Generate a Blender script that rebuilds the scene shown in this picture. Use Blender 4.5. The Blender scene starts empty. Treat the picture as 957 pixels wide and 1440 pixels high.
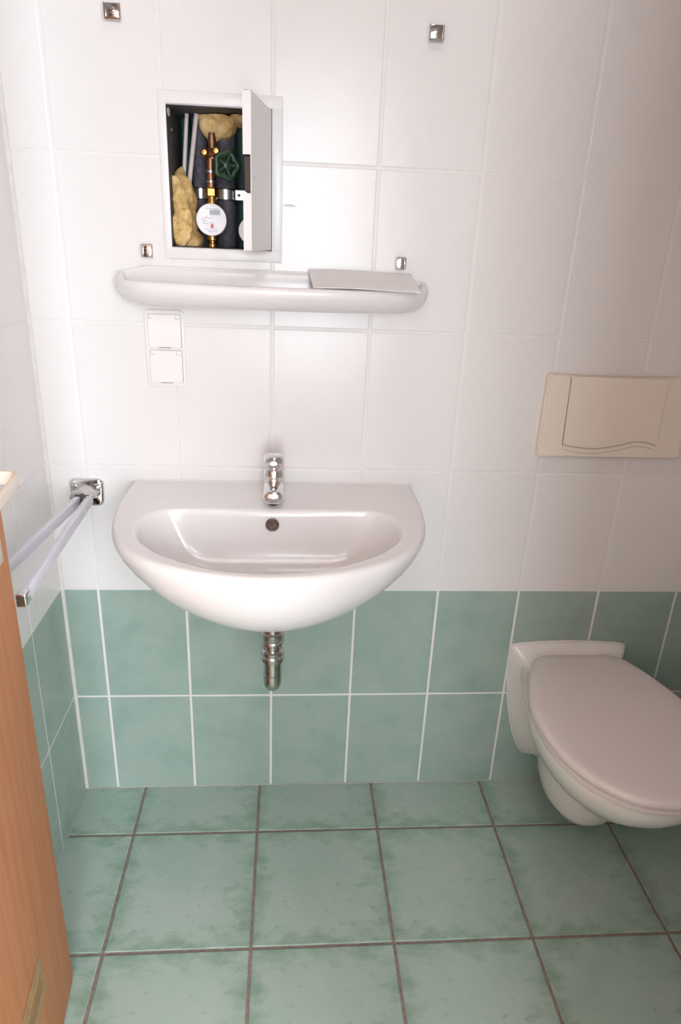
import bpy, bmesh, math, random
from mathutils import Matrix, Vector, noise
random.seed(7)
S = bpy.context.scene
COL = S.collection
PI = math.pi

# ------------------------------------------------------------------ camera
cam_d = bpy.data.cameras.new('camera'); cam = bpy.data.objects.new('camera', cam_d); COL.objects.link(cam)
cam_d.sensor_fit = 'HORIZONTAL'; cam_d.sensor_width = 36.0; cam_d.lens = 36.0 * 956.8 / 957.0; cam_d.clip_start = 0.02
right = Vector((0.9968204706711961, -0.06848578249804198, 0.04072648826805012))
down = Vector((0.012308015294221089, -0.3726453649696939, -0.927892205337502))
fwd = Vector((0.07872396084021084, 0.9254432070971216, -0.37061760404410693))
m = Matrix.Identity(4)
for i in range(3):
    m[i][0] = right[i]; m[i][1] = -down[i]; m[i][2] = -fwd[i]
m[0][3], m[1][3], m[2][3] = 0.5167, -1.4317, 1.3643
cam.matrix_world = m
S.camera = cam
# ------------------------------------------------------------------ world, lights, exposure
W = bpy.data.worlds.new('world'); S.world = W; W.use_nodes = True
W.node_tree.nodes['Background'].inputs[0].default_value = (1.0, 0.93, 0.88, 1)
W.node_tree.nodes['Background'].inputs[1].default_value = 0.35
S.view_settings.view_transform = 'Standard'; S.view_settings.look = 'None'
S.view_settings.gamma = 1.0; S.view_settings.use_curve_mapping = False
S.view_settings.exposure = -0.10
def area(name, loc, target, sx, sy, power, color):
    d = bpy.data.lights.new(name, 'AREA'); d.shape = 'RECTANGLE'; d.size = sx; d.size_y = sy
    d.energy = power; d.color = color
    o = bpy.data.objects.new(name, d); COL.objects.link(o); o.location = loc
    o.rotation_euler = (Vector(target) - Vector(loc)).to_track_quat('-Z', 'Y').to_euler()
    return o
# daylight through the tall window at the end of the hallway behind the camera
area('window_daylight', (0.66, -3.36, 1.36), (0.60, 0, 1.30), 0.62, 1.75, 56, (0.86, 0.945, 1.0))
# soft source added on the hallway's right side to brighten left wall and door
area('hallway_side_fill', (1.84, -2.98, 1.40), (0.0, -0.15, 0.85), 0.95, 1.8, 115, (0.93, 0.965, 1.0))
# unseen overhead fills added in hallway and bathroom to soften and warm the light
area('hallway_top_fill', (0.45, -2.15, 2.38), (0.45, -2.15, 0), 0.7, 0.7, 10, (1.0, 0.94, 0.90))
area('bathroom_top_fill', (0.62, -0.62, 2.36), (0.62, -0.62, 0), 0.34, 0.34, 2.0, (1.0, 0.90, 0.84))

# ------------------------------------------------------------------ materials
def newmat(name):
    mt = bpy.data.materials.new(name); mt.use_nodes = True
    return mt, mt.node_tree, mt.node_tree.nodes['Principled BSDF']
def sock(b, n, v):
    if n in b.inputs: b.inputs[n].default_value = v
def noise_node(nt, vec, scale, detail=3, rough=.5):
    n = nt.nodes.new('ShaderNodeTexNoise'); n.inputs['Scale'].default_value = scale
    n.inputs['Detail'].default_value = detail; n.inputs['Roughness'].default_value = rough
    if vec is not None: nt.links.new(vec, n.inputs['Vector'])
    return n
def ramp(nt, fac, stops):
    r = nt.nodes.new('ShaderNodeValToRGB')
    while len(r.color_ramp.elements) < len(stops): r.color_ramp.elements.new(0.5)
    for e, (p, c) in zip(r.color_ramp.elements, stops): e.position = p; e.color = (*c, 1)
    nt.links.new(fac, r.inputs[0]); return r
def mixc(nt, fac, a, b, mode='MIX'):
    x = nt.nodes.new('ShaderNodeMix'); x.data_type = 'RGBA'; x.blend_type = mode
    for s, v in ((x.inputs[0], fac), (x.inputs[6], a), (x.inputs[7], b)):
        if isinstance(v, (int, float)): s.default_value = v
        elif isinstance(v, tuple): s.default_value = (*v, 1)
        else: nt.links.new(v, s)
    return x.outputs[2]
def mathn(nt, op, a, b=0.0):
    x = nt.nodes.new('ShaderNodeMath'); x.operation = op
    for s, v in ((x.inputs[0], a), (x.inputs[1], b)):
        if isinstance(v, (int, float)): s.default_value = v
        else: nt.links.new(v, s)
    return x.outputs[0]
def objvec(nt, rnd=0.0, scale=(1, 1, 1)):
    tc = nt.nodes.new('ShaderNodeTexCoord'); mp = nt.nodes.new('ShaderNodeMapping')
    mp.inputs['Scale'].default_value = scale
    nt.links.new(tc.outputs['Object'], mp.inputs[0])
    if rnd:
        oi = nt.nodes.new('ShaderNodeObjectInfo')
        cx = nt.nodes.new('ShaderNodeCombineXYZ')
        nt.links.new(mathn(nt, 'MULTIPLY', oi.outputs['Random'], rnd), cx.inputs[0])
        nt.links.new(mathn(nt, 'MULTIPLY', oi.outputs['Random'], rnd * 1.7), cx.inputs[2])
        nt.links.new(cx.outputs[0], mp.inputs['Location'])
    return mp.outputs[0]
def bump(nt, b, height, strength, dist):
    bp = nt.nodes.new('ShaderNodeBump'); bp.inputs['Strength'].default_value = strength
    bp.inputs['Distance'].default_value = dist
    nt.links.new(height, bp.inputs['Height']); nt.links.new(bp.outputs[0], b.inputs['Normal'])
def plain(name, col, rough=.5, metal=0.0, coat=0.0, nscale=40, namt=.06, bs=0.0, spec=None):
    mt, nt, b = newmat(name)
    v = objvec(nt); n = noise_node(nt, v, nscale)
    lo = tuple(c * (1 - namt) for c in col); hi = tuple(min(1, c * (1 + namt)) for c in col)
    r = ramp(nt, n.outputs[0], [(.3, lo), (.7, hi)])
    nt.links.new(r.outputs[0], b.inputs['Base Color'])
    sock(b, 'Roughness', rough); sock(b, 'Metallic', metal); sock(b, 'Coat Weight', coat); sock(b, 'Coat Roughness', .08)
    if spec is not None: sock(b, 'Specular IOR Level', spec)
    if bs: bump(nt, b, n.outputs[0], bs, .002)
    return mt
M = {}
# white glazed wall tile with faint marbling and an uneven glaze
mt, nt, b = newmat('white_tile'); v = objvec(nt, 13.0)
n1 = noise_node(nt, v, 9, 5, .6); n2 = noise_node(nt, v, 30, 5, .65)
c = ramp(nt, n1.outputs[0], [(.35, (.757, .722, .717)), (.52, (.768, .733, .727)), (.68, (.760, .728, .720))])
nt.links.new(c.outputs[0], b.inputs['Base Color'])
sock(b, 'Roughness', .25); n3 = noise_node(nt, v, 26, 4, .6)
bump(nt, b, n3.outputs[0], .22, .0018); M['white_tile'] = mt
# green glazed wall tile
mt, nt, b = newmat('green_tile'); v = objvec(nt, 13.0)
n1 = noise_node(nt, v, 12, 6, .62); n2 = noise_node(nt, v, 50, 4, .6)
c = ramp(nt, n1.outputs[0], [(.3, (.265, .36, .315)), (.5, (.315, .405, .36)), (.7, (.355, .425, .38))])
nt.links.new(c.outputs[0], b.inputs['Base Color']); sock(b, 'Roughness', .28)
bump(nt, b, n2.outputs[0], .06, .001); M['green_tile'] = mt
# floor tile: pale sage with darker green clouded borders and a few scuffs, printed alike on every tile
mt, nt, b = newmat('floor_tile'); tc = nt.nodes.new('ShaderNodeTexCoord')
sep = nt.nodes.new('ShaderNodeSeparateXYZ'); nt.links.new(tc.outputs['Object'], sep.inputs[0])
ax = mathn(nt, 'ABSOLUTE', sep.outputs[0]); ay = mathn(nt, 'ABSOLUTE', sep.outputs[1])
mx = mathn(nt, 'MAXIMUM', ax, ay)
vr = objvec(nt, 9.0); v0 = objvec(nt, 0, (1, 1.6, 1))
nA = noise_node(nt, v0, 16, 5, .65); nB = noise_node(nt, vr, 7, 5, .6); nC = noise_node(nt, v0, 34, 4, .6); nD = noise_node(nt, vr, 130, 2, .5)
edge = mathn(nt, 'ADD', mx, mathn(nt, 'MULTIPLY', mathn(nt, 'SUBTRACT', nA.outputs[0], .5), .22))
edge = mathn(nt, 'ADD', edge, mathn(nt, 'MULTIPLY', mathn(nt, 'SUBTRACT', nB.outputs[0], .5), .10))
em = ramp(nt, edge, [(.108, (0, 0, 0)), (.165, (1, 1, 1))])
base = ramp(nt, nB.outputs[0], [(.3, (.34, .455, .39)), (.5, (.385, .48, .425)), (.7, (.42, .495, .445))])
c1 = mixc(nt, mathn(nt, 'MULTIPLY', em.outputs[0], .78), base.outputs[0], (.20, .315, .235))
sm = ramp(nt, nC.outputs[0], [(.60, (0, 0, 0)), (.72, (1, 1, 1))])
c2 = mixc(nt, mathn(nt, 'MULTIPLY', sm.outputs[0], .45), c1, (.15, .22, .17))
sp = ramp(nt, nD.outputs[0], [(.74, (0, 0, 0)), (.78, (1, 1, 1))])
c3 = mixc(nt, mathn(nt, 'MULTIPLY', sp.outputs[0], .45), c2, (.13, .16, .13))
nt.links.new(c3, b.inputs['Base Color']); sock(b, 'Roughness', .42)
bump(nt, b, nC.outputs[0], .12, .001); M['floor_tile'] = mt
M['white_grout'] = plain('white_grout', (.76, .727, .72), .35, nscale=120, namt=.02)
M['floor_grout'] = plain('floor_grout', (.25, .19, .165), .85, nscale=90, namt=.2, bs=.4)
M['light_grout'] = plain('light_grout', (.50, .50, .45), .8, nscale=90, namt=.1)
M['silicone'] = plain('silicone', (.72, .68, .67), .35)
M['ceramic'] = plain('ceramic', (.80, .77, .77), .20, coat=.12, nscale=4, namt=.01)
M['toilet_ceramic'] = plain('toilet_ceramic', (.80, .75, .72), .12, coat=.5, nscale=4, namt=.01)
M['toilet_plastic'] = plain('toilet_plastic', (.735, .655, .645), .30, nscale=200, namt=.02, bs=.03)
M['chrome'] = plain('chrome', (.78, .77, .78), .07, 1.0, nscale=10, namt=.02)
M['worn_chrome'] = plain('worn_chrome', (.55, .52, .50), .16, 1.0, nscale=60, namt=.15)
M['dark_chrome'] = plain('dark_chrome', (.16, .13, .125), .15, 1.0, nscale=60, namt=.15)
M['brass'] = plain('brass', (.50, .29, .10), .34, 1.0, nscale=60, namt=.25)
M['copper'] = plain('copper', (.34, .17, .105), .42, .9, nscale=60, namt=.25)
M['galvanised'] = plain('galvanised', (.55, .58, .6), .3, 1.0, nscale=80, namt=.15)
M['satin_bar'] = plain('satin_bar', (.72, .70, .77), .30, .15, nscale=30, namt=.03)
M['black_plastic'] = plain('black_plastic', (.02, .02, .022), .4)
M['white_plastic'] = plain('white_plastic', (.80, .765, .755), .28, nscale=20, namt=.01)
M['cream_plastic'] = plain('cream_plastic', (.80, .70, .61), .36, nscale=20, namt=.015)
M['latch_dark'] = plain('latch_dark', (.045, .028, .022), .5)
M['seam'] = plain('seam', (.22, .15, .10), .7)
M['grey_seam'] = plain('grey_seam', (.33, .31, .32), .7)
M['enamel'] = plain('enamel', (.80, .775, .775), .3, nscale=10, namt=.01)
M['enamel_face'] = plain('enamel_face', (.66, .68, .66), .3, nscale=10, namt=.01)
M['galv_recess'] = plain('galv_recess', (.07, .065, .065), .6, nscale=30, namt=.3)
M['foam_grey'] = plain('foam_grey', (.085, .08, .10), .75, nscale=90, namt=.3, bs=.5)
M['foam_teal'] = plain('foam_teal', (.025, .075, .075), .6, nscale=60, namt=.25, bs=.3)
M['conduit'] = plain('conduit', (.62, .53, .53), .45, nscale=30)
M['handwheel'] = plain('handwheel', (.004, .034, .013), .35, nscale=60, namt=.2)
M['dial'] = plain('dial', (.80, .80, .84), .3)
M['dial_grey'] = plain('dial_grey', (.42, .42, .50), .5)
M['dial_red'] = plain('dial_red', (.65, .08, .09), .5)
M['dial_blue'] = plain('dial_blue', (.35, .36, .55), .5)
M['tap_blue'] = plain('tap_blue', (.05, .08, .4), .4)
M['paper'] = plain('paper', (.83, .80, .80), .6, nscale=30, namt=.02)
M['plaster'] = plain('plaster', (.78, .755, .74), .8, nscale=60, bs=.3)
M['hall_paint'] = plain('hall_paint', (.68, .64, .60), .8, nscale=60, bs=.1)
M['hall_floor'] = plain('hall_floor', (.42, .41, .40), .5)
M['drain_hole'] = plain('drain_hole', (.20, .15, .13), .35, .8, nscale=200, namt=.4)
# yellow mineral wool
mt, nt, b = newmat('wool'); v = objvec(nt, 3.0); n1 = noise_node(nt, v, 45, 8, .7)
c = ramp(nt, n1.outputs[0], [(.3, (.38, .21, .07)), (.5, (.76, .51, .21)), (.7, (.90, .70, .40))])
nt.links.new(c.outputs[0], b.inputs['Base Color']); sock(b, 'Roughness', .95); bump(nt, b, n1.outputs[0], .8, .006); M['wool'] = mt
# beech laminate of the door leaf
mt, nt, b = newmat('beech'); v = objvec(nt, 0, (9, 9, .55)); n1 = noise_node(nt, v, 7, 6, .6)
v2 = objvec(nt, 0, (60, 60, 2.5)); n2 = noise_node(nt, v2, 9, 3, .6)
c = ramp(nt, n1.outputs[0], [(.32, (.69, .265, .11)), (.5, (.75, .305, .135)), (.68, (.79, .35, .165))])
cc = mixc(nt, mathn(nt, 'MULTIPLY', n2.outputs[0], .35), c.outputs[0], (.56, .235, .11))
nt.links.new(cc, b.inputs['Base Color']); sock(b, 'Roughness', .55); sock(b, 'Specular IOR Level', .25); M['beech'] = mt
M['beech_edge'] = plain('beech_edge', (.52, .22, .105), .45, nscale=12, namt=.05)
M['vent_brass'] = plain('vent_brass', (.52, .37, .20), .38, .55, nscale=40, namt=.1)
M['vent_slot'] = plain('vent_slot', (.17, .075, .035), .7)

# ------------------------------------------------------------------ mesh helpers
def ob(name, bm, mat, parent=None, angle=35, smooth=True, inv=None):
    if inv is not None: bm.transform(inv)
    me = bpy.data.meshes.new(name); bm.normal_update(); bm.to_mesh(me); bm.free()
    if smooth:
        me.shade_smooth(); me.set_sharp_from_angle(angle=math.radians(angle))
    for x in (mat if isinstance(mat, (list, tuple)) else [mat]): me.materials.append(M[x])
    o = bpy.data.objects.new(name, me); COL.objects.link(o)
    if parent is not None: o.parent = parent
    return o
def tag(o, label=None, cat=None, group=None, kind=None):
    for k, v_ in (('label', label), ('category', cat), ('group', group), ('kind', kind)):
        if v_: o[k] = v_
    return o
class Thing:
    """an Empty at the thing's base; parts are written in world coordinates and moved into it"""
    def __init__(s, name, loc, label=None, cat=None, group=None, kind=None, rotz=0):
        s.o = bpy.data.objects.new(name, None); COL.objects.link(s.o)
        s.o.location = loc; s.o.rotation_euler = (0, 0, rotz)
        s.inv = (Matrix.Translation(loc) @ Matrix.Rotation(rotz, 4, 'Z')).inverted()
        tag(s.o, label, cat, group, kind)
    def part(s, name, bm, mat, parent=None, label=None, **k):
        p = ob(name, bm, mat, parent or s.o, inv=s.inv, **k)
        if label: p['label'] = label
        return p
def merge(*bms):
    out = bms[0]
    for b_ in bms[1:]:
        me = bpy.data.meshes.new('t'); b_.to_mesh(me); out.from_mesh(me); b_.free(); bpy.data.meshes.remove(me)
    return out
def box(c, s, bev=0.0, seg=2, rot=None):
    bm = bmesh.new(); bmesh.ops.create_cube(bm, size=1)
    bmesh.ops.scale(bm, vec=s, verts=bm.verts)
    if bev: bmesh.ops.bevel(bm, geom=bm.edges[:], offset=bev, segments=seg, affect='EDGES', profile=.5)
    if rot is not None: bm.transform(rot)
    bmesh.ops.translate(bm, vec=c, verts=bm.verts); return bm
def box2(a, b_, bev=0.0, seg=2):
    return box([(x + y) / 2 for x, y in zip(a, b_)], [abs(x - y) for x, y in zip(a, b_)], bev, seg)
def loft(rings, cap0=True, cap1=True, closed=True):
    bm = bmesh.new(); vs = [[bm.verts.new(p) for p in r] for r in rings]; n = len(rings[0])
    for a, b_ in zip(vs, vs[1:]):
        for i in range(n if closed else n - 1):
            j = (i + 1) % n
            try: bm.faces.new((a[i], a[j], b_[j], b_[i]))
            except ValueError: pass
    if cap0: bm.faces.new(vs[0][::-1])
    if cap1: bm.faces.new(vs[-1])
    bmesh.ops.remove_doubles(bm, verts=bm.verts, dist=1e-6)
    bmesh.ops.recalc_face_normals(bm, faces=bm.faces); return bm
def lathe(prof, c=(0, 0, 0), axis='Z', n=32, rot=None):
    rings = []
    for r, z in prof: rings.append([(max(r, 1e-5) * math.cos(2 * PI * i / n), max(r, 1e-5) * math.sin(2 * PI * i / n), z) for i in range(n)])
    bm = loft(rings)
    R = {'Z': Matrix.Identity(4), 'Y-': Matrix.Rotation(PI / 2, 4, 'X'), 'X': Matrix.Rotation(PI / 2, 4, 'Y')}[axis]
    if rot is not None: R = rot @ R
    bm.transform(Matrix.Translation(c) @ R); return bm
def spow(v, e): return (abs(v) ** e) * (1 if v > 0 else -1)
def tube(path, r, n=16, sx=1.0, sy=1.0, up=Vector((0, 0, 1)), e=1.0):
    P = [Vector(p) for p in path]; rings = []
    for i, p in enumerate(P):
        t = (P[min(i + 1, len(P) - 1)] - P[max(i - 1, 0)]).normalized()
        a = t.cross(up)
        if a.length < 1e-3: a = t.cross(Vector((0, 1, 0)))
        a.normalize(); b_ = a.cross(t).normalized(); rad = r[i] if isinstance(r, (list, tuple)) else r
        rings.append([p + a * spow(math.cos(2 * PI * k / n), e) * rad * sx + b_ * spow(math.sin(2 * PI * k / n), e) * rad * sy for k in range(n)])
    return loft(rings)
def bez(pts, n=12):
    """Catmull-Rom through the points"""
    P = [Vector(p) for p in pts]; P = [2 * P[0] - P[1]] + P + [2 * P[-1] - P[-2]]; out = []
    for i in range(1, len(P) - 2):
        for k in range(n):
            t = k / n; a, b_, c, d = P[i - 1:i + 3]
            out.append(.5 * ((2 * b_) + (c - a) * t + (2 * a - 5 * b_ + 4 * c - d) * t * t + (-a + 3 * b_ - 3 * c + d) * t ** 3))
    out.append(P[-2]); return out
def prism(poly, y0, y1, bev=0.0):
    """polygon in the xz plane extruded along y"""
    bm = bmesh.new(); a = [bm.verts.new((x, y0, z)) for x, z in poly]; f = bm.faces.new(a)
    r = bmesh.ops.extrude_face_region(bm, geom=[f]); vs = [e for e in r['geom'] if isinstance(e, bmesh.types.BMVert)]
    bmesh.ops.translate(bm, vec=(0, y1 - y0, 0), verts=vs); bmesh.ops.recalc_face_normals(bm, faces=bm.faces)
    if bev: bmesh.ops.bevel(bm, geom=[e for e in bm.edges if all(abs(v_.co.y - y1) < 1e-6 for v_ in e.verts)], offset=bev, segments=2, affect='EDGES')
    return bm
def rrect(x0, x1, z0, z1, r, n=6):
    out = []
    for cx, cz, a0 in ((x1 - r, z1 - r, 0), (x0 + r, z1 - r, PI / 2), (x0 + r, z0 + r, PI), (x1 - r, z0 + r, 3 * PI / 2)):
        for k in range(n + 1):
            a = a0 + PI / 2 * k / n; out.append((cx + r * math.cos(a), cz + r * math.sin(a)))
    return out

# ------------------------------------------------------------------ the room shell
XR, YF, ZC = 1.70, -1.25, 2.45          # right wall, front wall, ceiling
NX0, NX1, NZ0, NZ1 = .289, .482, 1.339, 1.580     # opening of the recess in the back wall
ORI = {'back': Matrix(((1, 0, 0, 0), (0, 0, -1, 0), (0, 1, 0, 0), (0, 0, 0, 1))),
       'left': Matrix(((0, 0, 1, 0), (1, 0, 0, 0), (0, 1, 0, 0), (0, 0, 0, 1))),
       'right': Matrix(((0, 0, -1, 0), (-1, 0, 0, 0), (0, 1, 0, 0), (0, 0, 0, 1))),
       'front': Matrix(((-1, 0, 0, 0), (0, 0, 1, 0), (0, 1, 0, 0), (0, 0, 0, 1))),
       'floor': Matrix.Identity(4)}
cache = {}
def tile_mesh(key, rects, mat, top, pill, drop):
    if key in cache: return cache[key]
    bm = bmesh.new()
    for (x0, x1, y0, y1, e) in rects:      # e: which sides get the pillowed edge (l, r, b, t)
        xs = [x0, x0 + pill * e[0], x1 - pill * e[1], x1]; ys = [y0, y0 + pill * e[2], y1 - pill * e[3], y1]
        g = {}
        for i in range(4):
            for j in range(4):
                low = (i == 0 and e[0]) or (i == 3 and e[1]) or (j == 0 and e[2]) or (j == 3 and e[3])
                g[i, j] = bm.verts.new((xs[i], ys[j], top - (drop if low else 0)))
        for i in range(3):
            for j in range(3): bm.faces.new((g[i, j], g[i + 1, j], g[i + 1, j + 1], g[i, j + 1]))
        ring = [(0, 0), (3, 0), (3, 3), (0, 3)]
        bt = [bm.verts.new((xs[i], ys[j], top - .006)) for i, j in ring]
        sides = [[(0, 0), (1, 0), (2, 0), (3, 0)], [(3, 0), (3, 1), (3, 2), (3, 3)], [(3, 3), (2, 3), (1, 3), (0, 3)], [(0, 3), (0, 2), (0, 1), (0, 0)]]
        for k, sd in enumerate(sides): bm.faces.new([bt[k]] + [bt[(k + 1) % 4]] + [g[q] for q in sd[::-1]])
    bmesh.ops.remove_doubles(bm, verts=bm.verts, dist=1e-7)
    bmesh.ops.recalc_face_normals(bm, faces=bm.faces)
    me = bpy.data.meshes.new('tile'); bm.to_mesh(me); bm.free(); me.materials.append(M[mat])
    me.shade_flat()
    cache[key] = me; return me
def lay_tiles(parent, ori, us, vs, half, clip, mat_of, hole=None, top=0.0, pill=.0016, drop=.0006, tilt=.0022, inv=None):
    """tiles centred on (u, v); clip=(u0,u1,v0,v1); hole=(u0,u1,v0,v1) in wall coordinates"""
    hu, hv = half
    for v_ in vs:
        for u in us:
            x0, x1 = max(-hu, clip[0] - u), min(hu, clip[1] - u); y0, y1 = max(-hv, clip[2] - v_), min(hv, clip[3] - v_)
            if x1 - x0 < .006 or y1 - y0 < .006: continue
            rects = [(x0, x1, y0, y1, (1, 1, 1, 1))]; t = tilt
            if hole and x0 + u < hole[1] and x1 + u > hole[0] and y0 + v_ < hole[3] and y1 + v_ > hole[2]:
                a0, a1, b0, b1 = hole[0] - u, hole[1] - u, hole[2] - v_, hole[3] - v_; rects = []; t = 0
                if a0 > x0: rects.append((x0, a0, y0, y1, (1, 0, 1, 1)))
                if a1 < x1: rects.append((a1, x1, y0, y1, (0, 1, 1, 1)))
                c0, c1 = max(x0, a0), min(x1, a1)
                if b0 > y0: rects.append((c0, c1, y0, b0, (a0 <= x0, a1 >= x1, 1, 0)))
                if b1 < y1: rects.append((c0, c1, b1, y1, (a0 <= x0, a1 >= x1, 0, 1)))
                if not rects: continue
            mat = mat_of(v_)
            key = (mat, pill, tuple(tuple(round(q, 5) for q in r[:4]) for r in rects))
            o = bpy.data.objects.new('tile', tile_mesh(key, rects, mat, top, pill, drop)); COL.objects.link(o)
            o.parent = parent
            o.matrix_basis = (inv or Matrix.Identity(4)) @ ori @ Matrix.Translation((u, v_, 0)) @ Matrix.Rotation(random.uniform(-t, t), 4, 'X') @ Matrix.Rotation(random.uniform(-t, t), 4, 'Y')
def slab(name, boxes, mat='white_grout', kind='structure'):
    bm = merge(*[box2(a, b_) for a, b_ in boxes]); o = ob(name, bm, mat, smooth=False); o['kind'] = kind; return o
G = .0008                                # how far the joints lie behind the tile faces
wall_back = slab('wall_back', [((-.12, G, 0), (NX0, .30, ZC)), ((NX1, G, 0), (XR + .12, .30, ZC)), ((NX0, G, 0), (NX1, .30, NZ0)),
                               ((NX0, G, NZ1), (NX1, .30, ZC)), ((NX0, .21, NZ0), (NX1, .30, NZ1))])
wall_left = slab('wall_left', [((-.12, YF - .12, 0), (-.0005, 0, ZC))])
wall_right = slab('wall_right', [((XR + G, YF - .12, 0), (XR + .12, 0, ZC))])
DX0, DX1, DZ = .17, .90, 2.02            # doorway in the front wall
wall_front = slab('wall_front', [((0, YF - .12, 0), (DX0, YF - G, ZC)), ((DX1, YF - .12, 0), (XR, YF - G, ZC)), ((DX0, YF - .12, DZ), (DX1, YF - G, ZC))])
floor = slab('floor', [((-.12, YF - .12, -.12), (XR + .12, .02, -.0018))], 'floor_grout')
ceiling = slab('ceiling', [((-.12, -3.6, ZC), (XR + .12, .3, ZC + .1))], 'plaster')
H0, HP = .2902, .3010
rows = [H0 - HP / 2 + HP * i for i in range(9)]
mw = lambda z: 'green_tile' if z < .55 else 'white_tile'
hw, hh = (.2 - .0056) / 2, (HP - .0048) / 2
ub = [.0828 + .2 * i - .1 for i in range(11)]
lay_tiles(wall_back, ORI['back'], ub, rows, (hw, hh), (.0065, XR - .003, .002, ZC - .002), mw, (NX0, NX1, NZ0, NZ1))
lay_tiles(wall_left, ORI['left'], [-.1914 - .2 * i + .1 for i in range(8)], rows, ((.2 - .0048) / 2, (HP - .0046) / 2), (YF + .003, -.0015, .002, ZC - .002), mw, pill=.0008, drop=.0003, tilt=.0012)
lay_tiles(wall_right, ORI['right'], [.1 + .2 * i for i in range(7)], rows, (hw, hh), (.003, -YF - .003, .002, ZC - .002), mw, inv=Matrix.Translation((XR, 0, 0)))
WFT = ORI['front']
lay_tiles(wall_front, WFT, [-.1 - .2 * i for i in range(10)], rows, (hw, hh), (-XR + .003, -DX1 - .002, .002, ZC - .002), mw, inv=Matrix.Translation((0, YF, 0)))
lay_tiles(wall_front, WFT, [-.1 - .2 * i for i in range(10)], rows, (hw, hh), (-DX0 + .002, -.003, .002, ZC - .002), mw, inv=Matrix.Translation((0, YF, 0)))
lay_tiles(wall_front, WFT, [-.1 - .2 * i for i in range(10)], [DZ + .215], (hw, .213), (-DX1 + .002, -DX0 - .002, DZ + .002, ZC - .002), mw, inv=Matrix.Translation((0, YF, 0)))
FP = .2990
uf = [.1545 + FP * (i - .5) for i in range(7)]; vf = [-.1553 - FP * (i - .5) for i in range(5)]
lay_tiles(floor, ORI['floor'], uf, vf, ((FP - .0066) / 2, (FP - .0064) / 2), (.001, XR - .001, YF - .12, -.001), lambda z: 'floor_tile', pill=.002, drop=.0012, tilt=.0006)
# corner and floor silicone joints
def trim(name, bm, mat='silicone'):
    o = ob(name, bm, mat, smooth=False); o['kind'] = 'structure'; return o
trim('trim_1', box2((-.0005, -.0018, 0), (.0072, .001, ZC)))
trim('trim_2', box2((0, -.0016, -.0005), (XR, .001, .0016)), 'light_grout')
trim('trim_3', box2((-.001, YF, -.0005), (.0016, 0, .0016)), 'light_grout')
# the hallway behind the camera
hall = slab('wall_hallway', [((-.62, -3.6, 0), (-.5, YF - .12, ZC)), ((1.9, -3.6, 0), (2.02, YF - .12, ZC)),
                             ((-.62, YF - .24, 0), (-.12, YF - .12, ZC)), ((XR + .12, YF - .24, 0), (2.02, YF - .12, ZC)),
                             ((-.5, -3.6, 0), (.32, -3.48, ZC)), ((1.0, -3.6, 0), (1.9, -3.48, ZC)), ((.32, -3.6, 0), (1.0, -3.48, .44)), ((.32, -3.6, 2.27), (1.0, -3.48, ZC))], 'hall_paint')
slab('floor_hallway', [((-.62, -3.6, -.12), (2.02, YF - .12, -.0018))], 'hall_floor')
wf = slab('window_1', [((.32, -3.56, .44), (.36, -3.49, 2.27)), ((.96, -3.56, .44), (1.0, -3.49, 2.27)), ((.36, -3.56, .44), (.96, -3.49, .48)), ((.36, -3.56, 2.23), (.96, -3.49, 2.27))], 'enamel')

# ------------------------------------------------------------------ door leaf, its free edge towards the back wall
A = math.atan2(.067, .697)
door = Thing('door_1', (.113, -.503, 0), kind='structure', rotz=A)   # local: leaf runs along -y, visible face at x = 0
def dpart(name, bm, mat, parent=None, label=None, **k):
    p = ob(name, bm, mat, parent or door.o, **k)
    if label: p['label'] = label
    return p
leaf = box2((-.040, -.735, .010), (0, 0, 1.985), .0035, 2)
dpart('leaf', leaf, 'beech')
vb = box2((0, -.600, .196), (.0022, -.148, .276), .0008, 1)
ventp = dpart('vent_grille', vb, 'vent_brass', label='brass coloured vent grille with horizontal slots')
for k in range(4):
    z = .216 + .0125 * k
    dpart('slot', box2((.0018, -.590, z), (.0030, -.160, z + .0052)), 'vent_slot', ventp, smooth=False)
    dpart('lip', box2((.0022, -.590, z + .0052), (.0052, -.160, z + .0070)), 'vent_brass', ventp, smooth=False)
# lever handle (its outer bend shows at the left edge of the picture)
hb = dpart('door_handle', box2((0, -.10, .93), (.008, -.045, 1.10), .003, 2), 'cream_plastic', label='cream plastic lever handle on a long plate')
path = bez([(.006, -.074, 1.062), (.028, -.072, 1.062), (.043, -.074, 1.062), (.0495, -.083, 1.062), (.051, -.10, 1.062), (.050, -.14, 1.061), (.048, -.185, 1.060)], 6)
dpart('lever', tube(path, .0090, 20, .36, 1.0, e=.45), 'cream_plastic', hb)

# ------------------------------------------------------------------ access hatch with its open door
hatch = Thing('access_hatch', (.385, 0, NZ0), 'white metal access hatch above the shelf, its small door swung open', 'hatch')
FX0, FX1, FZ0, FZ1 = .276, .501, 1.318, 1.602
fr = merge(box2((FX0, -.0035, FZ1 - .021), (FX1, .0005, FZ1), .0012, 2), box2((FX0, -.0035, FZ0), (FX1, .0005, FZ0 + .020), .0012, 2),
           box2((FX0, -.0034, FZ0 + .015), (NX0 + .001, .0005, FZ1 - .015), .0008, 2), box2((NX1 - .001, -.0034, FZ0 + .015), (FX1, .0005, FZ1 - .015), .0012, 2))
hatch.part('frame', fr, 'enamel')
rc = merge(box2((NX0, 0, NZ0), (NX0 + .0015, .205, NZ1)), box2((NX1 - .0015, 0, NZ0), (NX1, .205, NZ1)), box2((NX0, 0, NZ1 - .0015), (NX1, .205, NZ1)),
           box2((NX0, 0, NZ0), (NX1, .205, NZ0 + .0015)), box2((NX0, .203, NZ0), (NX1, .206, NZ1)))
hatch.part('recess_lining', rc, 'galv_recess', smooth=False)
ang = math.radians(81.5); wD = .188
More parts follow.
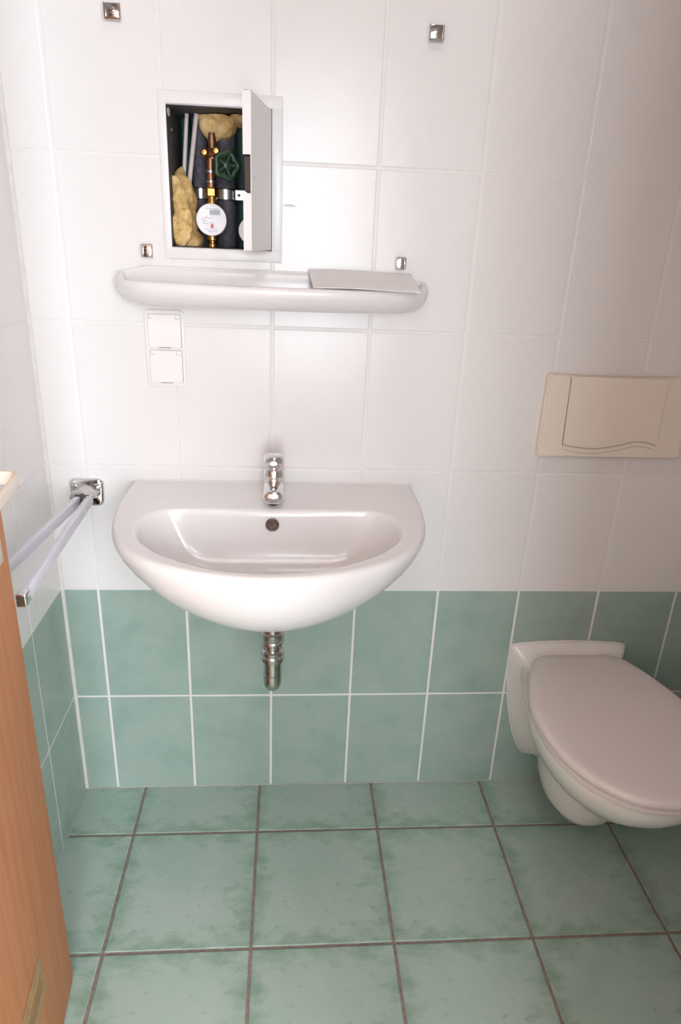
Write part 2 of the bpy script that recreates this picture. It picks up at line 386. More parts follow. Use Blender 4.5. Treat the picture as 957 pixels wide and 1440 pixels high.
HD = Matrix.Translation((NX1 - .003, -.004, 0)) @ Matrix.Rotation(ang, 4, 'Z')
# local: door runs along -x from the hinge; its outer face looks to -y and the folded rim to +y, then swung open about the hinge
def hd(bm): bm.transform(HD); return bm
z0, z1 = NZ0 + .002, NZ1 - .002
pan = merge(box2((-wD, -.0012, z0), (0, 0, z1)), box2((-wD, 0, z1 - .0012), (0, .010, z1)), box2((-wD, 0, z0), (0, .010, z0 + .0012)),
            box2((-.0012, 0, z0), (0, .010, z1)), box2((-wD, 0, z0), (-wD + .0012, .0125, 1.430)), box2((-wD, 0, 1.487), (-wD + .0012, .0125, z1)))
hatch.part('hatch_door', hd(pan), ['enamel'], smooth=False)
lp = hatch.part('latch', hd(merge(box2((-wD + .004, 0, 1.432), (-wD + .016, .011, 1.485), .001, 1))), 'latch_dark', label='dark latch in the rim of the hatch door')
hatch.part('keyhole', hd(lathe([(.0034, 0), (.0034, .0012), (.0015, .0016), (0, .0016)], (-wD + .022, -.0012, 1.459), 'Y-', 14)), 'galvanised')
for zz in (1.37, 1.55): hatch.part('hinge', hd(lathe([(.003, -.014), (.003, .014)], (.001, .003, zz), n=12)), 'galvanised')
hatch.part('corner_screw', lathe([(.004, 0), (.004, .001), (0, .0018)], (.2915, .045, 1.545), 'X', 12), 'galvanised')

fk = bmesh.new(); bmesh.ops.create_icosphere(fk, subdivisions=3, radius=1)
for q in fk.verts:
    k = 1 + .5 * noise.noise(q.co * 2.1); q.co = Vector((.2915 + q.co.x * k * .0016, .020 + q.co.y * k * .012, 1.570 + q.co.z * k * .007))
hatch.part('plaster_crumb', fk, 'plaster', label='white plaster crumb stuck in the upper left corner')
# ------------------------------------------------------------------ what is inside the recess
def pipe(name, x, y, r, mat, label, x2=None, z0=NZ0 + .002, z1=NZ1 - .002, cat='pipe', group=None):
    x2 = x if x2 is None else x2
    t = ob(name, tube([(0, 0, 0), (x2 - x, 0, z1 - z0)], r, 24), mat); t.location = (x, y, z0)
    return tag(t, label, cat, group)
pipe('foam_pipe', .332, .120, .0150, 'foam_grey', 'grey foam-wrapped pipe directly behind the water meter, left one', .334)
pipe('foam_pipe', .384, .118, .0200, 'foam_grey', 'thick grey foam-wrapped pipe behind the green handwheel')
pipe('teal_pipe', .306, .160, .0105, 'foam_teal', 'dark teal pipe at the left of the open hatch', .3025)
pipe('teal_pipe', .4185, .140, .0130, 'foam_teal', 'dark teal pipe next to the hatch door edge')
pipe('conduit', .299, .086, .0040, 'conduit', 'thin pale conduit, left one of two inside the hatch', .3155, z0=1.40)
pipe('conduit', .308, .080, .0045, 'conduit', 'thin pale conduit, right one of two inside the hatch', .3345, z0=1.40)
cl = Thing('pipe_clamp', (.384, .1, 1.441), 'galvanised steel clamp and bracket around the grey foam pipes', 'clamp')
for cx, cy, r in ((.3335, .120, .0162), (.384, .118, .0212)):
    cl.part('band', lathe([(r, -.009), (r + .001, -.009), (r + .001, .009), (r, .009), (r, -.009)], (cx, cy, 1.441)), 'galvanised')
    cl.part('rubber_lining', lathe([(r - .001, -.0115), (r + .0006, -.0115), (r + .0006, .0115), (r - .001, .0115)], (cx, cy, 1.441)), 'black_plastic')
cl.part('bracket', merge(box2((.405, .078, 1.430), (.430, .081, 1.449), .001, 1), box2((.405, .078, 1.430), (.408, .118, 1.449), .001, 1)), 'galvanised')
cl.part('bolt', merge(lathe([(.0035, 0), (.0035, .004), (.001, .005), (0, .005)], (.414, .078, 1.439), 'Y-', 6), lathe([(.0035, 0), (.0035, .004), (0, .005)], (.425, .078, 1.441), 'Y-', 6)), 'dark_chrome')
# water meter with its riser
wm = Thing('water_meter', (.364, .05, 1.355), 'round white-faced water meter on a brass pipe inside the hatch', 'water meter')
dc = (.364, .055, 1.391)
wm.part('housing', lathe([(.027, -.012), (.029, .002), (.029, .030), (.027, .034), (.0, .034)], dc, 'Y-', 40), 'brass')
wm.part('dial_rim', lathe([(.0288, .0), (.0292, .034), (.0285, .0362), (.0268, .0362), (.0265, .034)], dc, 'Y-', 48), 'white_plastic')
dl = wm.part('dial', lathe([(.027, .030), (.027, .0348), (0, .0348)], dc, 'Y-', 48), 'dial')
yd = .055 - .0349
wm.part('register', prism([(.361, 1.400), (.381, 1.400), (.381, 1.409), (.361, 1.409)], yd, yd - .0006), 'dial_grey', dl)
wm.part('red_mark', merge(prism([(.3625, 1.376), (.3675, 1.376), (.3675, 1.383), (.3625, 1.383)], yd, yd - .0004), prism([(.3625, 1.384), (.3637, 1.384), (.3637, 1.3865), (.3625, 1.3865)], yd, yd - .0004),
                          prism([(.3662, 1.384), (.3675, 1.384), (.3675, 1.3865), (.3662, 1.3865)], yd, yd - .0004), prism([(.352, 1.3945), (.356, 1.3945), (.356, 1.3957), (.352, 1.3957)], yd, yd - .0004)), 'dial_red', dl, smooth=False)
wm.part('print', merge(*[prism([(a, z), (b_, z), (b_, z + .0007), (a, z + .0007)], yd, yd - .0003) for a, b_, z in
        ((.345, .352, 1.392), (.345, .354, 1.389), (.346, .353, 1.386), (.347, .358, 1.3835), (.352, .378, 1.4105), (.358, .366, 1.394), (.352, .376, 1.374), (.357, .374, 1.3705), (.357, .365, 1.3690))]), 'dial_blue', dl, smooth=False)
RX = .3615
wm.part('lower_fitting', merge(lathe([(.009, 1.341), (.009, 1.347), (.0065, 1.349), (.0065, 1.352), (.010, 1.354), (.010, 1.366)], (RX, .055, 0), n=20)), 'brass')
wm.part('tail_piece', lathe([(.0085, 1.414), (.0095, 1.424), (.0080, 1.428), (.0080, 1.434)], (RX + .001, .055, 0), n=20), 'brass')
wm.part('hex_nut', lathe([(.0115, 1.433), (.0128, 1.435), (.0128, 1.447), (.0105, 1.450)], (RX + .001, .055, 0), n=6), 'brass', angle=20)
wm.part('riser', merge(lathe([(.0082, 1.449), (.0082, 1.458), (.0090, 1.459), (.0090, 1.461), (.0078, 1.462), (.0078, 1.476), (.0090, 1.477), (.0090, 1.480), (.0070, 1.481), (.0070, 1.500)], (RX, .055, 0), n=20)), 'copper')
wm.part('ring', merge(lathe([(.0092, 1.4585), (.0092, 1.4615)], (RX, .055, 0), n=20), lathe([(.0092, 1.4755), (.0092, 1.4800)], (RX, .055, 0), n=20)), 'galvanised')
# valve above it with the green handwheel
vv = Thing('gate_valve', (.362, .06, 1.500), 'brass stop valve with a dark green handwheel inside the hatch', 'valve')
vv.part('valve_body', merge(tube([(.352, .062, 1.508), (.376, .052, 1.512)], [.0085, .0085], 16), lathe([(.0095, 1.498), (.010, 1.506), (.0075, 1.516), (.0085, 1.530), (.006, 1.545)], (RX + .003, .062, 0), n=18)), 'copper')
for kx, kz in ((.352, 1.509), (.374, 1.5125)):
    vv.part('bonnet_nut', lathe([(.0068, -.01), (.0078, .004), (.0075, .012), (.0045, .016), (0, .0165)], (kx, .052, kz), 'Y-', 8), 'brass', angle=20)
wc = Vector((.3945, .034, 1.488)); Rw = Matrix.Rotation(math.radians(18), 4, 'Z')
n = 56; rings = []
for i in range(n):
    a = 2 * PI * i / n; rr_ = .0205 + .0022 * math.cos(5 * a)
    cpt = Vector((rr_ * math.cos(a), 0, rr_ * math.sin(a))); out = Vector((math.cos(a), 0, math.sin(a)))
    rings.append([cpt + out * .0062 * math.cos(t) + Vector((0, 1, 0)) * .0050 * math.sin(t) for t in [2 * PI * k / 10 for k in range(10)]])
rings.append(rings[0]); wb = loft(rings, False, False)
sp_ = [tube([(0, .002, 0), (.018 * math.cos(a), 0, .018 * math.sin(a))], [.0045, .0032], 8, up=Vector((0, 1, 0))) for a in [2 * PI * k / 5 for k in range(5)]]
wb = merge(wb, *sp_, lathe([(.007, -.003), (.007, .006), (.004, .007), (0, .007)], (0, 0, 0), 'Y-', 16))
wb.transform(Matrix.Translation(wc) @ Rw)
hwl = vv.part('handwheel', wb, 'handwheel', label='dark green five-lobed handwheel')
vv.part('spindle', tube([wc, (.374, .062, 1.502)], .004, 12), 'brass')
# second meter, half behind the hatch door
w2 = Thing('water_meter', (.439, .05, 1.345), 'second white water meter mostly hidden behind the open hatch door', 'water meter')
c2_ = (.440, .060, 1.374)
w2.part('housing', lathe([(.023, -.012), (.0245, .002), (.0245, .028), (0, .028)], c2_, 'Y-', 40), 'brass')
w2.part('dial', lathe([(.0245, .0), (.0250, .028), (.024, .031), (0, .0315)], c2_, 'Y-', 44), 'white_plastic')
w2.part('tail_piece', lathe([(.009, 1.341), (.009, 1.352)], (.440, .06, 0), n=18), 'brass')
w2.part('riser', lathe([(.009, 1.392), (.009, 1.43), (.008, 1.43), (.008, 1.575)], (.445, .062, 0), n=18), 'copper')
# mineral wool
def wool(name, blobs, label, clampbox):
    parts = []
    for (c, s) in blobs:
        bm = bmesh.new(); bmesh.ops.create_icosphere(bm, subdivisions=4, radius=1)
        for q in bm.verts:
            d = q.co.normalized(); p = Vector((d.x * s[0], d.y * s[1], d.z * s[2])) + Vector(c)
            k = 1 + .30 * noise.noise(p * 38) + .14 * noise.noise(p * 95) + .06 * noise.noise(p * 220)
            p = Vector(c) + (p - Vector(c)) * k
            a, b_ = clampbox
            q.co = [min(max(p[i], a[i]), b_[i]) for i in range(3)]
        parts.append(bm)
    bm = merge(*parts); o = ob(name, bm, 'wool', angle=80); return tag(o, label, 'insulation')
wool('insulation_wool', [((.300, .070, 1.425), (.027, .05, .052)), ((.306, .060, 1.372), (.027, .055, .046)), ((.318, .066, 1.352), (.022, .04, .022))],
     'lump of yellow mineral wool in the lower left of the open hatch', ((NX0 + .002, .015, NZ0 + .002), (.345, .125, 1.50)))
wool('insulation_wool', [((.372, .110, 1.578), (.040, .05, .038)), ((.365, .105, 1.560), (.020, .035, .030)), ((.425, .10, 1.585), (.035, .05, .022))],
     'yellow mineral wool stuffed at the top of the open hatch', ((.338, .05, 1.52), (.478, .19, NZ1 - .003)))

# ------------------------------------------------------------------ plaster dab at the hatch frame
pd = ob('plaster_dab', tube([(-.012, 0, 0), (-.004, -.001, .001), (.006, -.001, .0005), (.012, 0, -.001)], [.0006, .0022, .002, .0005], 8, 1, .8), 'plaster')
pd.location = (.5155, -.0012, 1.4215); tag(pd, 'tiny dab of white plaster on the tile right of the hatch frame', 'plaster')

# ------------------------------------------------------------------ mirror clips
def clip(x, z, w, h, label, up):
    t = Thing('mirror_clip', (x, 0, z), label, 'clip', 'chrome mirror clips')
    t.part('block', box2((x - w / 2, -.011, z - h / 2), (x + w / 2, 0, z + h / 2), .0016, 2), 'worn_chrome')
    s = 1 if up else -1
    t.part('lip', box2((x - w / 2, -.013, z + s * (h / 2 - .001) - .002), (x + w / 2, -.009, z + s * (h / 2 - .001) + .002), .0006, 1), 'chrome')
    t.part('cheek', box2((x - w / 2 - .001, -.014, z - h / 2), (x - w / 2 + .0025, -.003, z + h / 2), .001, 1), 'chrome')
    t.part('cheek', box2((x + w / 2 - .0025, -.014, z - h / 2), (x + w / 2 + .001, -.003, z + h / 2), .001, 1), 'chrome')
    t.part('screw', lathe([(.0052, 0), (.0052, .0015), (.004, .0030), (.0018, .0032), (.0014, .0018), (0, .0018)], (x, -.011, z + .001), 'Y-', 20), 'chrome')
clip(.209, 1.712, .027, .024, 'square chrome mirror clip at the upper left, above the hatch', False)
clip(.771, 1.713, .026, .024, 'square chrome mirror clip at the upper right of the wall', False)
clip(.2435, 1.330, .020, .023, 'chrome mirror clip left of the hatch, above the shelf end', True)
clip(.7355, 1.326, .019, .022, 'chrome mirror clip above the right end of the shelf', True)

# ------------------------------------------------------------------ ceramic shelf
CXs = .488
def shelf_ring(hx, d, z, yb=0.0, n=72, p=3.0):
    """front half super-ellipse, then back along the wall"""
    pts = []
    for i in range(n + 1):
        a = PI * i / n; c_, s_ = math.cos(a), math.sin(a)
        x = hx * (abs(c_) ** (2 / p)) * (1 if c_ > 0 else -1); y = -d * (abs(s_) ** (2 / 2.4))
        pts.append((CXs + x, min(y, yb), z))
    for i in range(1, 13): pts.append((CXs - hx + 2 * hx * i / 13, yb, z))
    return pts
def srise(ring, amt):
    out = []
    for x, y, z in ring:
        t = min(1, max(0, (abs(y) - .012) / .05)); t = t * t * (3 - 2 * t)
        out.append((x, y, z + amt * (1 - t) * min(1, max(0, (.312 - abs(x - CXs)) / .03))))
    return out
sh = [shelf_ring(.262, .080, 1.2335), shelf_ring(.283, .103, 1.2375), shelf_ring(.297, .119, 1.247), srise(shelf_ring(.304, .128, 1.259), .004), srise(shelf_ring(.3065, .1315, 1.269), .012), srise(shelf_ring(.3055, .130, 1.2765), .021),
      srise(shelf_ring(.302, .126, 1.2800), .0235), srise(shelf_ring(.297, .120, 1.2797, -.008), .0235), srise(shelf_ring(.291, .113, 1.2745, -.012), .020), shelf_ring(.286, .108, 1.268, -.014), shelf_ring(.278, .100, 1.2655, -.018)]
shelf = ob('ceramic_shelf', loft(sh), 'ceramic', angle=50)
tag(shelf, 'white ceramic shelf with rounded front lip below the access hatch', 'shelf')
# sheet of card lying on it
pp = bmesh.new(); g = []
for i in range(13):
    u = i / 12; row = []
    for j in range(5):
        w_ = j / 4; x0_, x1_ = .553 + .007 * w_, .757 + .003 * w_; x = x0_ + (x1_ - x0_) * u
        y = -.012 - .113 * w_; z = 1.3075 - .0265 * w_ + .0012 * math.sin(u * 5)
        if j == 4: y += .006 * u ** 6
        row.append(pp.verts.new((x, y, z)))
    g.append(row)
for i in range(12):
    for j in range(4): pp.faces.new((g[i][j], g[i][j + 1], g[i + 1][j + 1], g[i + 1][j]))
r_ = bmesh.ops.extrude_face_region(pp, geom=pp.faces[:]); bmesh.ops.translate(pp, vec=(0, 0, .0012), verts=[e for e in r_['geom'] if isinstance(e, bmesh.types.BMVert)])
bmesh.ops.recalc_face_normals(pp, faces=pp.faces)
tag(ob('card_sheet', pp, 'paper'), 'pale stiff sheet of card lying on the right half of the ceramic shelf', 'sheet')

# ------------------------------------------------------------------ double socket
so = Thing('wall_socket', (.268, 0, 1.072), 'white double wall socket with two hinged covers under the shelf', 'socket')
so.part('frame', prism(rrect(.2295, .3065, 1.070, 1.221, .010), 0, -.0095, .003), 'white_plastic', angle=50)
for a, b_ in ((1.1485, 1.2135), (1.0775, 1.1430)):
    so.part('seam', prism(rrect(.2355, .3015, a - .0006, b_ + .0008, .004), -.0090, -.0101), 'grey_seam', smooth=False)
    cv = so.part('cover', prism(rrect(.2363, .3006, a, b_, .0035), -.0092, -.0130, .0012), 'white_plastic', angle=50)
    for q0, q1 in ((.2385, .2463), (.2905, .2985)):
        so.part('hinge_mark', prism([(q0, b_ - .0085), (q1, b_ - .0085), (q1, b_ - .0078), (q0 + .0006, b_ - .0078), (q0 + .0006, b_ - .001), (q0, b_ - .001)], -.0129, -.01325), 'grey_seam', cv, smooth=False)
    so.part('finger_grip', box2((.256, -.0138, a - .0004), (.280, -.0100, a + .0009)), 'grey_seam', cv, smooth=False)

# ------------------------------------------------------------------ flush plate
fp = Thing('flush_plate', (1.232, 0, .938), 'cream plastic cistern flush plate with a wavy lower edge above the toilet', 'flush plate')
fp.part('plate', prism(rrect(1.068, 1.396, .937, 1.118, .006), 0, -.017, .003), 'cream_plastic', angle=50)
wave = [(1.122 + .214 * t, .967 - .010 * math.sin(2 * PI * (t - .0)) - .003 * (1 - t) + .003 * t) for t in [i / 24 for i in range(25)]]
wave = [(x, .9665 + (-.009 * math.sin(PI * t / .62) if t < .62 else .0085 * math.sin(PI * (t - .62) / .38)) + .002 * t) for (x, _), t in zip(wave, [i / 24 for i in range(25)])]
btn = [(1.110, 1.113)] + [(1.1165, 1.1085), (1.1195, 1.040)] + wave + [(1.336, 1.113)]
btn = wave + [(1.336, 1.1165), (1.1135, 1.1165), (1.1165, 1.1125), (1.1185, 1.105)]
fp.part('button_seam', prism([(x - (.0012 if i < 1 or i > len(wave) + 1 else -.0004), z - (.0009 if i < len(wave) else 0)) for i, (x, z) in enumerate(btn)], -.0168, -.0182), 'seam', smooth=False)
fp.part('button', prism(btn, -.0168, -.0208, .0018), 'cream_plastic', angle=50)
low = [(x, z - .0022) for x, z in wave] + [(x - .0005, z - .0115) for x, z in wave[::-1]]
fp.part('finger_groove', prism(low, -.0168, -.0188, .0006), 'cream_plastic', smooth=False)
lw2 = [(x, z - .0115) for x, z in wave] + [(x, z - .0123) for x, z in wave[::-1]]
fp.part('groove_seam', prism(lw2, -.0168, -.0178), 'seam', smooth=False)

# ------------------------------------------------------------------ washbasin
CXb = .488
def star(half, c=(0, -.25), N=144, sub=10):
    """half outline (x>=0) from back to front -> ring of N rays about c, symmetric"""
    h = [half[0]] + [tuple(p[:2]) for p in bez([(a, b_, 0) for a, b_ in half[0:]], sub)[1:]]
    poly = h + [(-x, y) for x, y in h[::-1][1:]]
    ca = [math.atan2(half[0][1] - c[1], half[0][0] - c[0])]
    out = []
    for i in range(N):
        a = 2 * PI * i / N
        for s in (1, -1):
            t = ca[0] if s == 1 else PI - ca[0]
            if abs((a - t + PI) % (2 * PI) - PI) < PI / N: a = t
        dx, dy = math.cos(a), math.sin(a); best = None
        for (x1, y1), (x2, y2) in zip(poly, poly[1:] + poly[:1]):
            ex, ey = x2 - x1, y2 - y1; den = dx * ey - dy * ex
            if abs(den) < 1e-12: continue
            t = ((x1 - c[0]) * ey - (y1 - c[1]) * ex) / den; u = ((x1 - c[0]) * dy - (y1 - c[1]) * dx) / den
            if t > 0 and -1e-6 <= u <= 1 + 1e-6 and (best is None or t > best): best = t
        out.append((c[0] + dx * best, c[1] + dy * best))
    return out
outer = star([(.3075, 0), (.3085, -.08), (.3075, -.15), (.300, -.22), (.286, -.28), (.260, -.34), (.215, -.392), (.165, -.4245), (.11, -.4475), (.05, -.4615), (0, -.4655)])
inner = star([(.150, -.163), (.200, -.166), (.228, -.183), (.244, -.213), (.249, -.250), (.238, -.300), (.206, -.350), (.158, -.392), (.10, -.424), (.05, -.438), (0, -.442)])
def inset(ring, d, c=(0, -.25), keep=True):
    o_ = []
    for x, y in ring:
        l = math.hypot(x - c[0], y - c[1]); k = (l - d) / l; nx, ny = c[0] + (x - c[0]) * k, c[1] + (y - c[1]) * k
        if keep and y > -1e-4: ny = 0
        o_.append((nx, ny))
    return o_
def scl(ring, k, c, keepback=False):
    return [(c[0] + (x - c[0]) * k, y if (keepback and y > c[1]) else c[1] + (y - c[1]) * k) for x, y in ring]
ZT = .860
def R3(ring, z): return [(CXb + x, y, z) for x, y in ring]
rings = []
for d in (.985, .96, .93, .89, .84, .77, .68, .58, .47, .35, .23, .12, .04):
    k = math.sqrt(1 - d * d) ** .96
    kx = (1 - d ** 1.4) ** .62
    rings.append(R3([(x / k * kx, y) for x, y in scl(outer, k, (0, -.205), True)], .846 - .181 * d))
rings += [R3(outer, .846), R3(inset(outer, .0008), .851), R3(inset(outer, .0030), .8565), R3(inset(outer, .0070), ZT - .0004), R3(inset(outer, .0120), ZT)]
rings += [R3(inset(inner, -.006, keep=False), ZT), R3(inset(inner, -.001, keep=False), ZT - .0015), R3(inset(inner, .003, keep=False), ZT - .006), R3(inset(inner, .006, keep=False), ZT - .013)]
for d, k in ((.03, .945), (.05, .905), (.07, .86), (.09, .80), (.105, .72), (.117, .60), (.125, .45), (.131, .28), (.134, .12)):
    rings.append(R3(scl(inner, k, (0, -.262)), ZT - d))
basin = loft(rings, True, True)
sk = Thing('washbasin', (CXb, 0, .665), 'white ceramic washbasin with rounded front on the back wall', 'washbasin')
sk.part('bowl', basin, 'ceramic', angle=60)
ovr = Matrix.Rotation(math.radians(-22), 4, 'X')
sk.part('overflow', lathe([(.0135, -.002), (.0135, .0010), (.0118, .0022), (.0105, .0012), (0, .0012)], (.4885, -.1765, .832), 'Y-', 28, rot=Matrix.Identity(4)), 'drain_hole', label='brownish metal overflow rosette')
sk.part('drain', lathe([(.030, 0), (.030, .003), (.022, .002), (0, .0015)], (CXb, -.255, .7255), n=28), 'chrome')
cl_ = [(CXb - .3085, -.0015, .865), (CXb + .3085, -.0015, .865)]
sk.part('silicone_bead', tube([(CXb - .306, -.001, .8605), (CXb + .306, -.001, .8605)], .0022, 8), 'silicone')

# trap under it
tp = Thing('basin_trap', (.4905, -.205, .462), 'chrome waste trap hanging under the washbasin', 'trap')
TX, TY = .4905, -.207
tp.part('tail_pipe', lathe([(.0185, .60), (.0185, .672)], (TX, TY, 0), n=32), 'worn_chrome')
tp.part('upper_nut', lathe([(.0200, .577), (.0236, .580), (.0240, .585), (.0222, .588), (.0240, .591), (.0242, .604), (.0200, .608)], (TX, TY, 0), n=32), 'worn_chrome')
tp.part('pipe', lathe([(.0165, .54), (.0165, .582)], (TX, TY, 0), n=32), 'worn_chrome')
tp.part('lower_nut', lathe([(.0180, .535), (.0245, .538), (.0252, .543), (.0252, .549), (.0228, .552), (.0236, .556), (.0236, .561), (.018, .565)], (TX, TY, 0), n=32), 'worn_chrome')
prof = [(0, .462), (.007, .4628), (.0135, .466), (.0175, .472), (.0192, .480), (.0195, .488), (.0195, .5005), (.0203, .501), (.0203, .503), (.0195, .5035), (.0192, .536)]
tp.part('cup', lathe(prof, (TX, TY, 0), n=32), 'worn_chrome')
tp.part('outlet_pipe', tube([(TX, TY, .490), (TX, TY + .08, .492), (TX, -.004, .494)], .0125, 20), 'worn_chrome')
tp.part('wall_rosette', lathe([(.030, 0), (.030, .003), (.016, .010), (.013, .010)], (TX, 0, .494), 'Y-', 32), 'chrome')

# tap
ta = Thing('basin_tap', (.4895, -.098, .860), 'small chrome mixer tap standing on the washbasin deck', 'tap')
tx, ty = .4895, -.098
ta.part('body', lathe([(.0240, .8595), (.0240, .862), (.0215, .8635), (.0213, .900), (.0212, .922), (.0200, .925)], (tx, ty, 0), n=36), 'chrome')
rg = []
for y, z, w_, h_ in ((-.100, .888, .0205, .0150), (-.120, .888, .0205, .0150), (-.145, .887, .0205, .0150), (-.160, .886, .0205, .0145), (-.168, .8855, .0195, .0130), (-.172, .885, .0160, .0085), (-.1735, .885, .004, .002)):
    rg.append([(tx + w_ * (abs(math.cos(t)) ** .8) * (1 if math.cos(t) > 0 else -1), y, z + h_ * (abs(math.sin(t)) ** .8) * (1 if math.sin(t) > 0 else -1)) for t in [2 * PI * k / 32 for k in range(32)]])
ta.part('spout', loft(rg), 'chrome', angle=60)
ta.part('aerator', lathe([(.0105, .868), (.0115, .870), (.0115, .880)], (tx, -.155, 0), n=24), 'dark_chrome')
lev = ta.part('lever', merge(lathe([(.0205, .9255), (.0218, .928), (.0218, .946), (.0205, .951), (.0150, .9545), (0, .956)], (tx, ty, 0), n=36), tube([(tx, ty - .010, .943), (tx, ty - .035, .9475), (tx, ty - .052, .951)], [.009, .0075, .0055], 16, 1.2, .6)), 'chrome', angle=50)
ta.part('neck_ring', lathe([(.0180, .921), (.0180, .928)], (tx, ty, 0), n=36), 'black_plastic')
ta.part('red_dot', lathe([(.0022, 0), (.0020, .0008), (0, .001)], (tx - .0030, ty - .0212, .939), 'Y-', 14), 'dial_red', lev)
ta.part('blue_dot', lathe([(.0022, 0), (.0020, .0008), (0, .001)], (tx + .0030, ty - .0212, .939), 'Y-', 14), 'tap_blue', lev)

# ------------------------------------------------------------------ towel rail with two swivelling bars
tr = Thing('towel_rail', (.083, 0, .80), 'chrome wall bracket with two swivelling towel bars left of the basin', 'towel rail')
sect = [(rrect(.0455, .1205, .800, .864, .014), 0), (rrect(.0455, .1205, .800, .864, .014), -.004), (rrect(.048, .118, .8025, .8615, .013), -.008), (rrect(.052, .114, .806, .858, .011), -.0095)]
def wedge(poly, y):   # plate tapers towards its foot
    return [(.083 + (x - .083) * (1 - .09 * (.864 - z) / .064), y, z) for x, z in poly]
br = merge(loft([wedge(p, y) for p, y in sect]))
tr.part('wall_plate', br, 'chrome', angle=50)
for x in (.0575, .1085): tr.part('screw', lathe([(.0065, 0), (.0062, .002), (.003, .0032), (0, .0026)], (x, -.0094, .846), 'Y-', 20), 'worn_chrome')
arm = []
for y, w_, zc, h_ in ((-.006, .030, .835, .020), (-.020, .026, .837, .017), (-.040, .024, .838, .0155), (-.058, .0225, .838, .0145), (-.064, .018, .838, .0100)):
    arm.append([(.084 + w_ * math.cos(t), y, zc + h_ * math.sin(t)) for t in [2 * PI * k / 28 for k in range(28)]])
tr.part('knuckle', loft(arm), 'worn_chrome', angle=60)
tr.part('pivot_socket', box2((.074, -.074, .826), (.098, -.050, .848), .003, 2), 'black_plastic')
def bar(x0, y0, z, x1, y1, label=None):
    d = Vector((x1 - x0, y1 - y0, 0)); l = d.length; a = math.atan2(d.y, d.x)
    T = Matrix.Translation((x0, y0, z)) @ Matrix.Rotation(a, 4, 'Z')
    b1 = merge(box2((0, -.0062, -.0100), (l - .018, .0062, .0095), .0012, 2), box2((0, -.0022, .0088), (l - .02, .0022, .0096), .0003, 1)); b1.transform(T)
    o = tr.part('bar', b1, 'satin_bar')
    b2 = box2((l - .024, -.0076, -.0112), (l, .0076, .0104), .0016, 2); b2.transform(T); e = tr.part('end_cap', b2, 'chrome', o)
    b3 = box2((l - .0004, -.0052, -.0080), (l + .0006, .0052, .0080), .0003, 1); b3.transform(T); tr.part('end_face', b3, 'latch_dark', o)
bar(.083, -.052, .8375, .047, -.470)
bar(.101, -.050, .8345, .1150, -.490)

# ------------------------------------------------------------------ wall-hung toilet
CXt = 1.236
to = Thing('toilet', (CXt, 0, .09), 'white wall-hung toilet with closed lid at the right', 'toilet')
lidh = [(.062, -.040), (.092, -.045), (.115, -.063), (.145, -.120), (.166, -.180), (.1785, -.225), (.1825, -.265), (.178, -.340), (.160, -.410), (.125, -.467), (.080, -.505), (.040, -.521), (0, -.526)]
lid = star(lidh, (0, -.25), 128)
def T3(ring, z): return [(CXt + x, y, z) for x, y in ring]
def ins(r, d): return inset(r, d, (0, -.25), False)
bl = []
bh = [(.146, 0), (.148, -.06)] + lidh[3:]
bo = star([(.135, 0), (.138, -.05), (.150, -.115)] + lidh[4:], (0, -.25), 128)
def bring(z, kx, yf, yb=0):
    out = []
    for x, y in bo: out.append((x * kx, yb + (y - 0) * ((yf - yb) / -.526)))
    return T3(out, z)
def ycomp(r): return r
bl = [bring(.175, .12, -.24, -.10), bring(.185, .28, -.28, -.06), bring(.205, .42, -.325, -.03), bring(.235, .55, -.372), bring(.265, .66, -.410), bring(.295, .765, -.446), bring(.32, .845, -.472), bring(.345, .91, -.494),
      bring(.368, .952, -.508), bring(.388, .972, -.514), bring(.398, .972, -.515), bring(.402, .960, -.510)]
bowl = loft(bl)
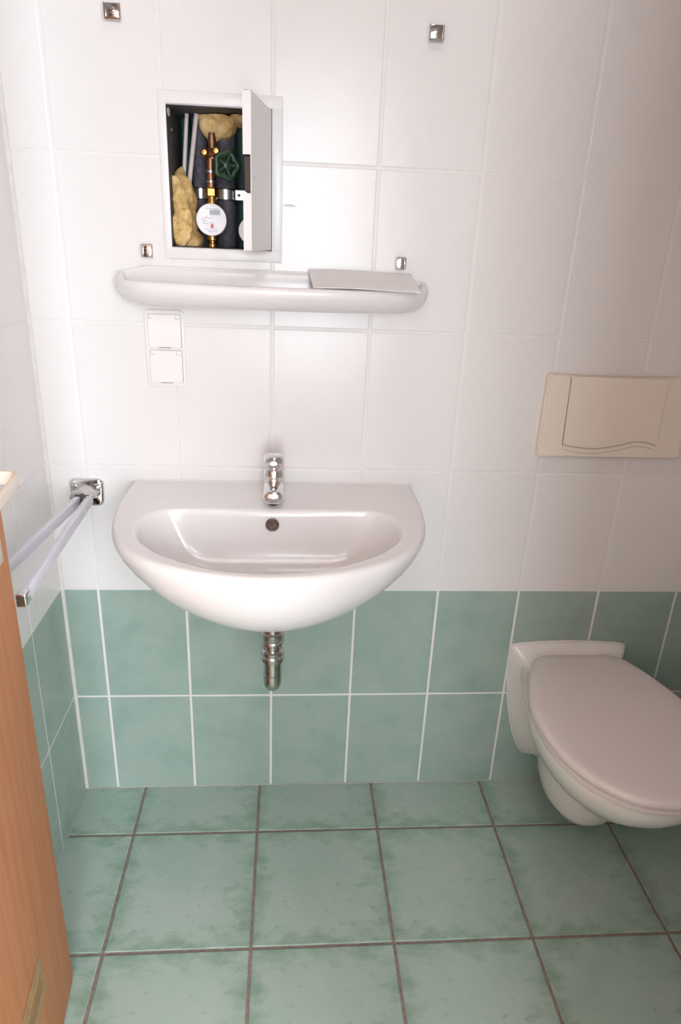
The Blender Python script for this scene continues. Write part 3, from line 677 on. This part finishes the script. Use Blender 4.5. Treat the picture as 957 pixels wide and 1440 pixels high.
# trapway column below the bowl
def colr(z, w_, yf, n=48):
    o_ = []
    for i in range(n):
        a = 2 * PI * i / n; c_, s_ = math.cos(a), math.sin(a)
        x = w_ * (abs(c_) ** .85) * (1 if c_ > 0 else -1); y = -.004 + (yf + .004) * (.5 - .5 * s_) ** .75
        o_.append((CXt + x, y, z))
    return o_
col = loft([colr(.088, .012, -.19), colr(.091, .036, -.225), colr(.098, .056, -.250), colr(.112, .072, -.270), (colr(.135, .083, -.286)), colr(.17, .091, -.300), colr(.21, .097, -.312), colr(.26, .10, -.32), colr(.32, .10, -.33)])
# flange against the wall
fo = [(.147, .434), (.1475, .40), (.144, .36), (.139, .31), (.130, .255), (.118, .205), (.102, .155), (.082, .115), (.060, .095), (0, .088)]
fo = [(p.x, p.y) for p in bez([(a, b_, 0) for a, b_ in fo], 4)]
top_ = [(.147 * math.cos(t), .434 + .0135 * math.sin(t)) for t in [PI * k / 16 for k in range(1, 16)]]
poly = [(x, z) for x, z in fo] + [(-x, z) for x, z in fo[::-1][1:]] + [(x, z) for x, z in top_[::-1]]
def fring(k, y, kz=None, zc=.30): return [(CXt + x * k, y, zc + (z - zc) * (kz or k)) for x, z in poly]
fl = loft([fring(1, 0), fring(1, -.006), fring(.985, -.010, .985), fring(.95, -.022, .94), fring(.86, -.040, .87), fring(.74, -.075, .80), fring(.6, -.14, .7)])
bmesh.ops.translate(fl, vec=(-.005, 0, 0), verts=fl.verts)
to.part('bowl', merge(bowl, col, fl), 'toilet_ceramic', angle=50)
bead = [(CXt - .005 + x * 1.006, -.0015, z) for x, z in [(q[0], q[1]) for q in poly]]
bd = tube(bead + [bead[0]], .0028, 8, up=Vector((0, 1, 0)))
to.part('silicone_bead', bd, 'silicone')
def shift(r): return r
seat = loft([T3(ins(lid, .010), .4025), T3(ins(lid, .003), .4035), T3(ins(lid, .0015), .407), T3(ins(lid, .0015), .4145), T3(ins(lid, .006), .4175)])
to.part('seat', seat, 'toilet_plastic', angle=50)
li = loft([T3(ins(lid, .007), .4185), T3(ins(lid, .001), .4200), T3(lid, .4225), T3(lid, .4275), T3(ins(lid, .0010), .4310), T3(ins(lid, .004), .4345), T3(ins(lid, .009), .4368), T3(ins(lid, .016), .4378), T3(ins(lid, .030), .4384), T3(ins(lid, .09), .4392)])
to.part('lid', li, 'toilet_plastic', angle=50, label='smooth closed lid in slightly duller plastic')
for s in (-1, 1): to.part('hinge', tube([(CXt + s * .055, -.030, .424), (CXt + s * .095, -.030, .424)], .0075, 14), 'toilet_plastic')
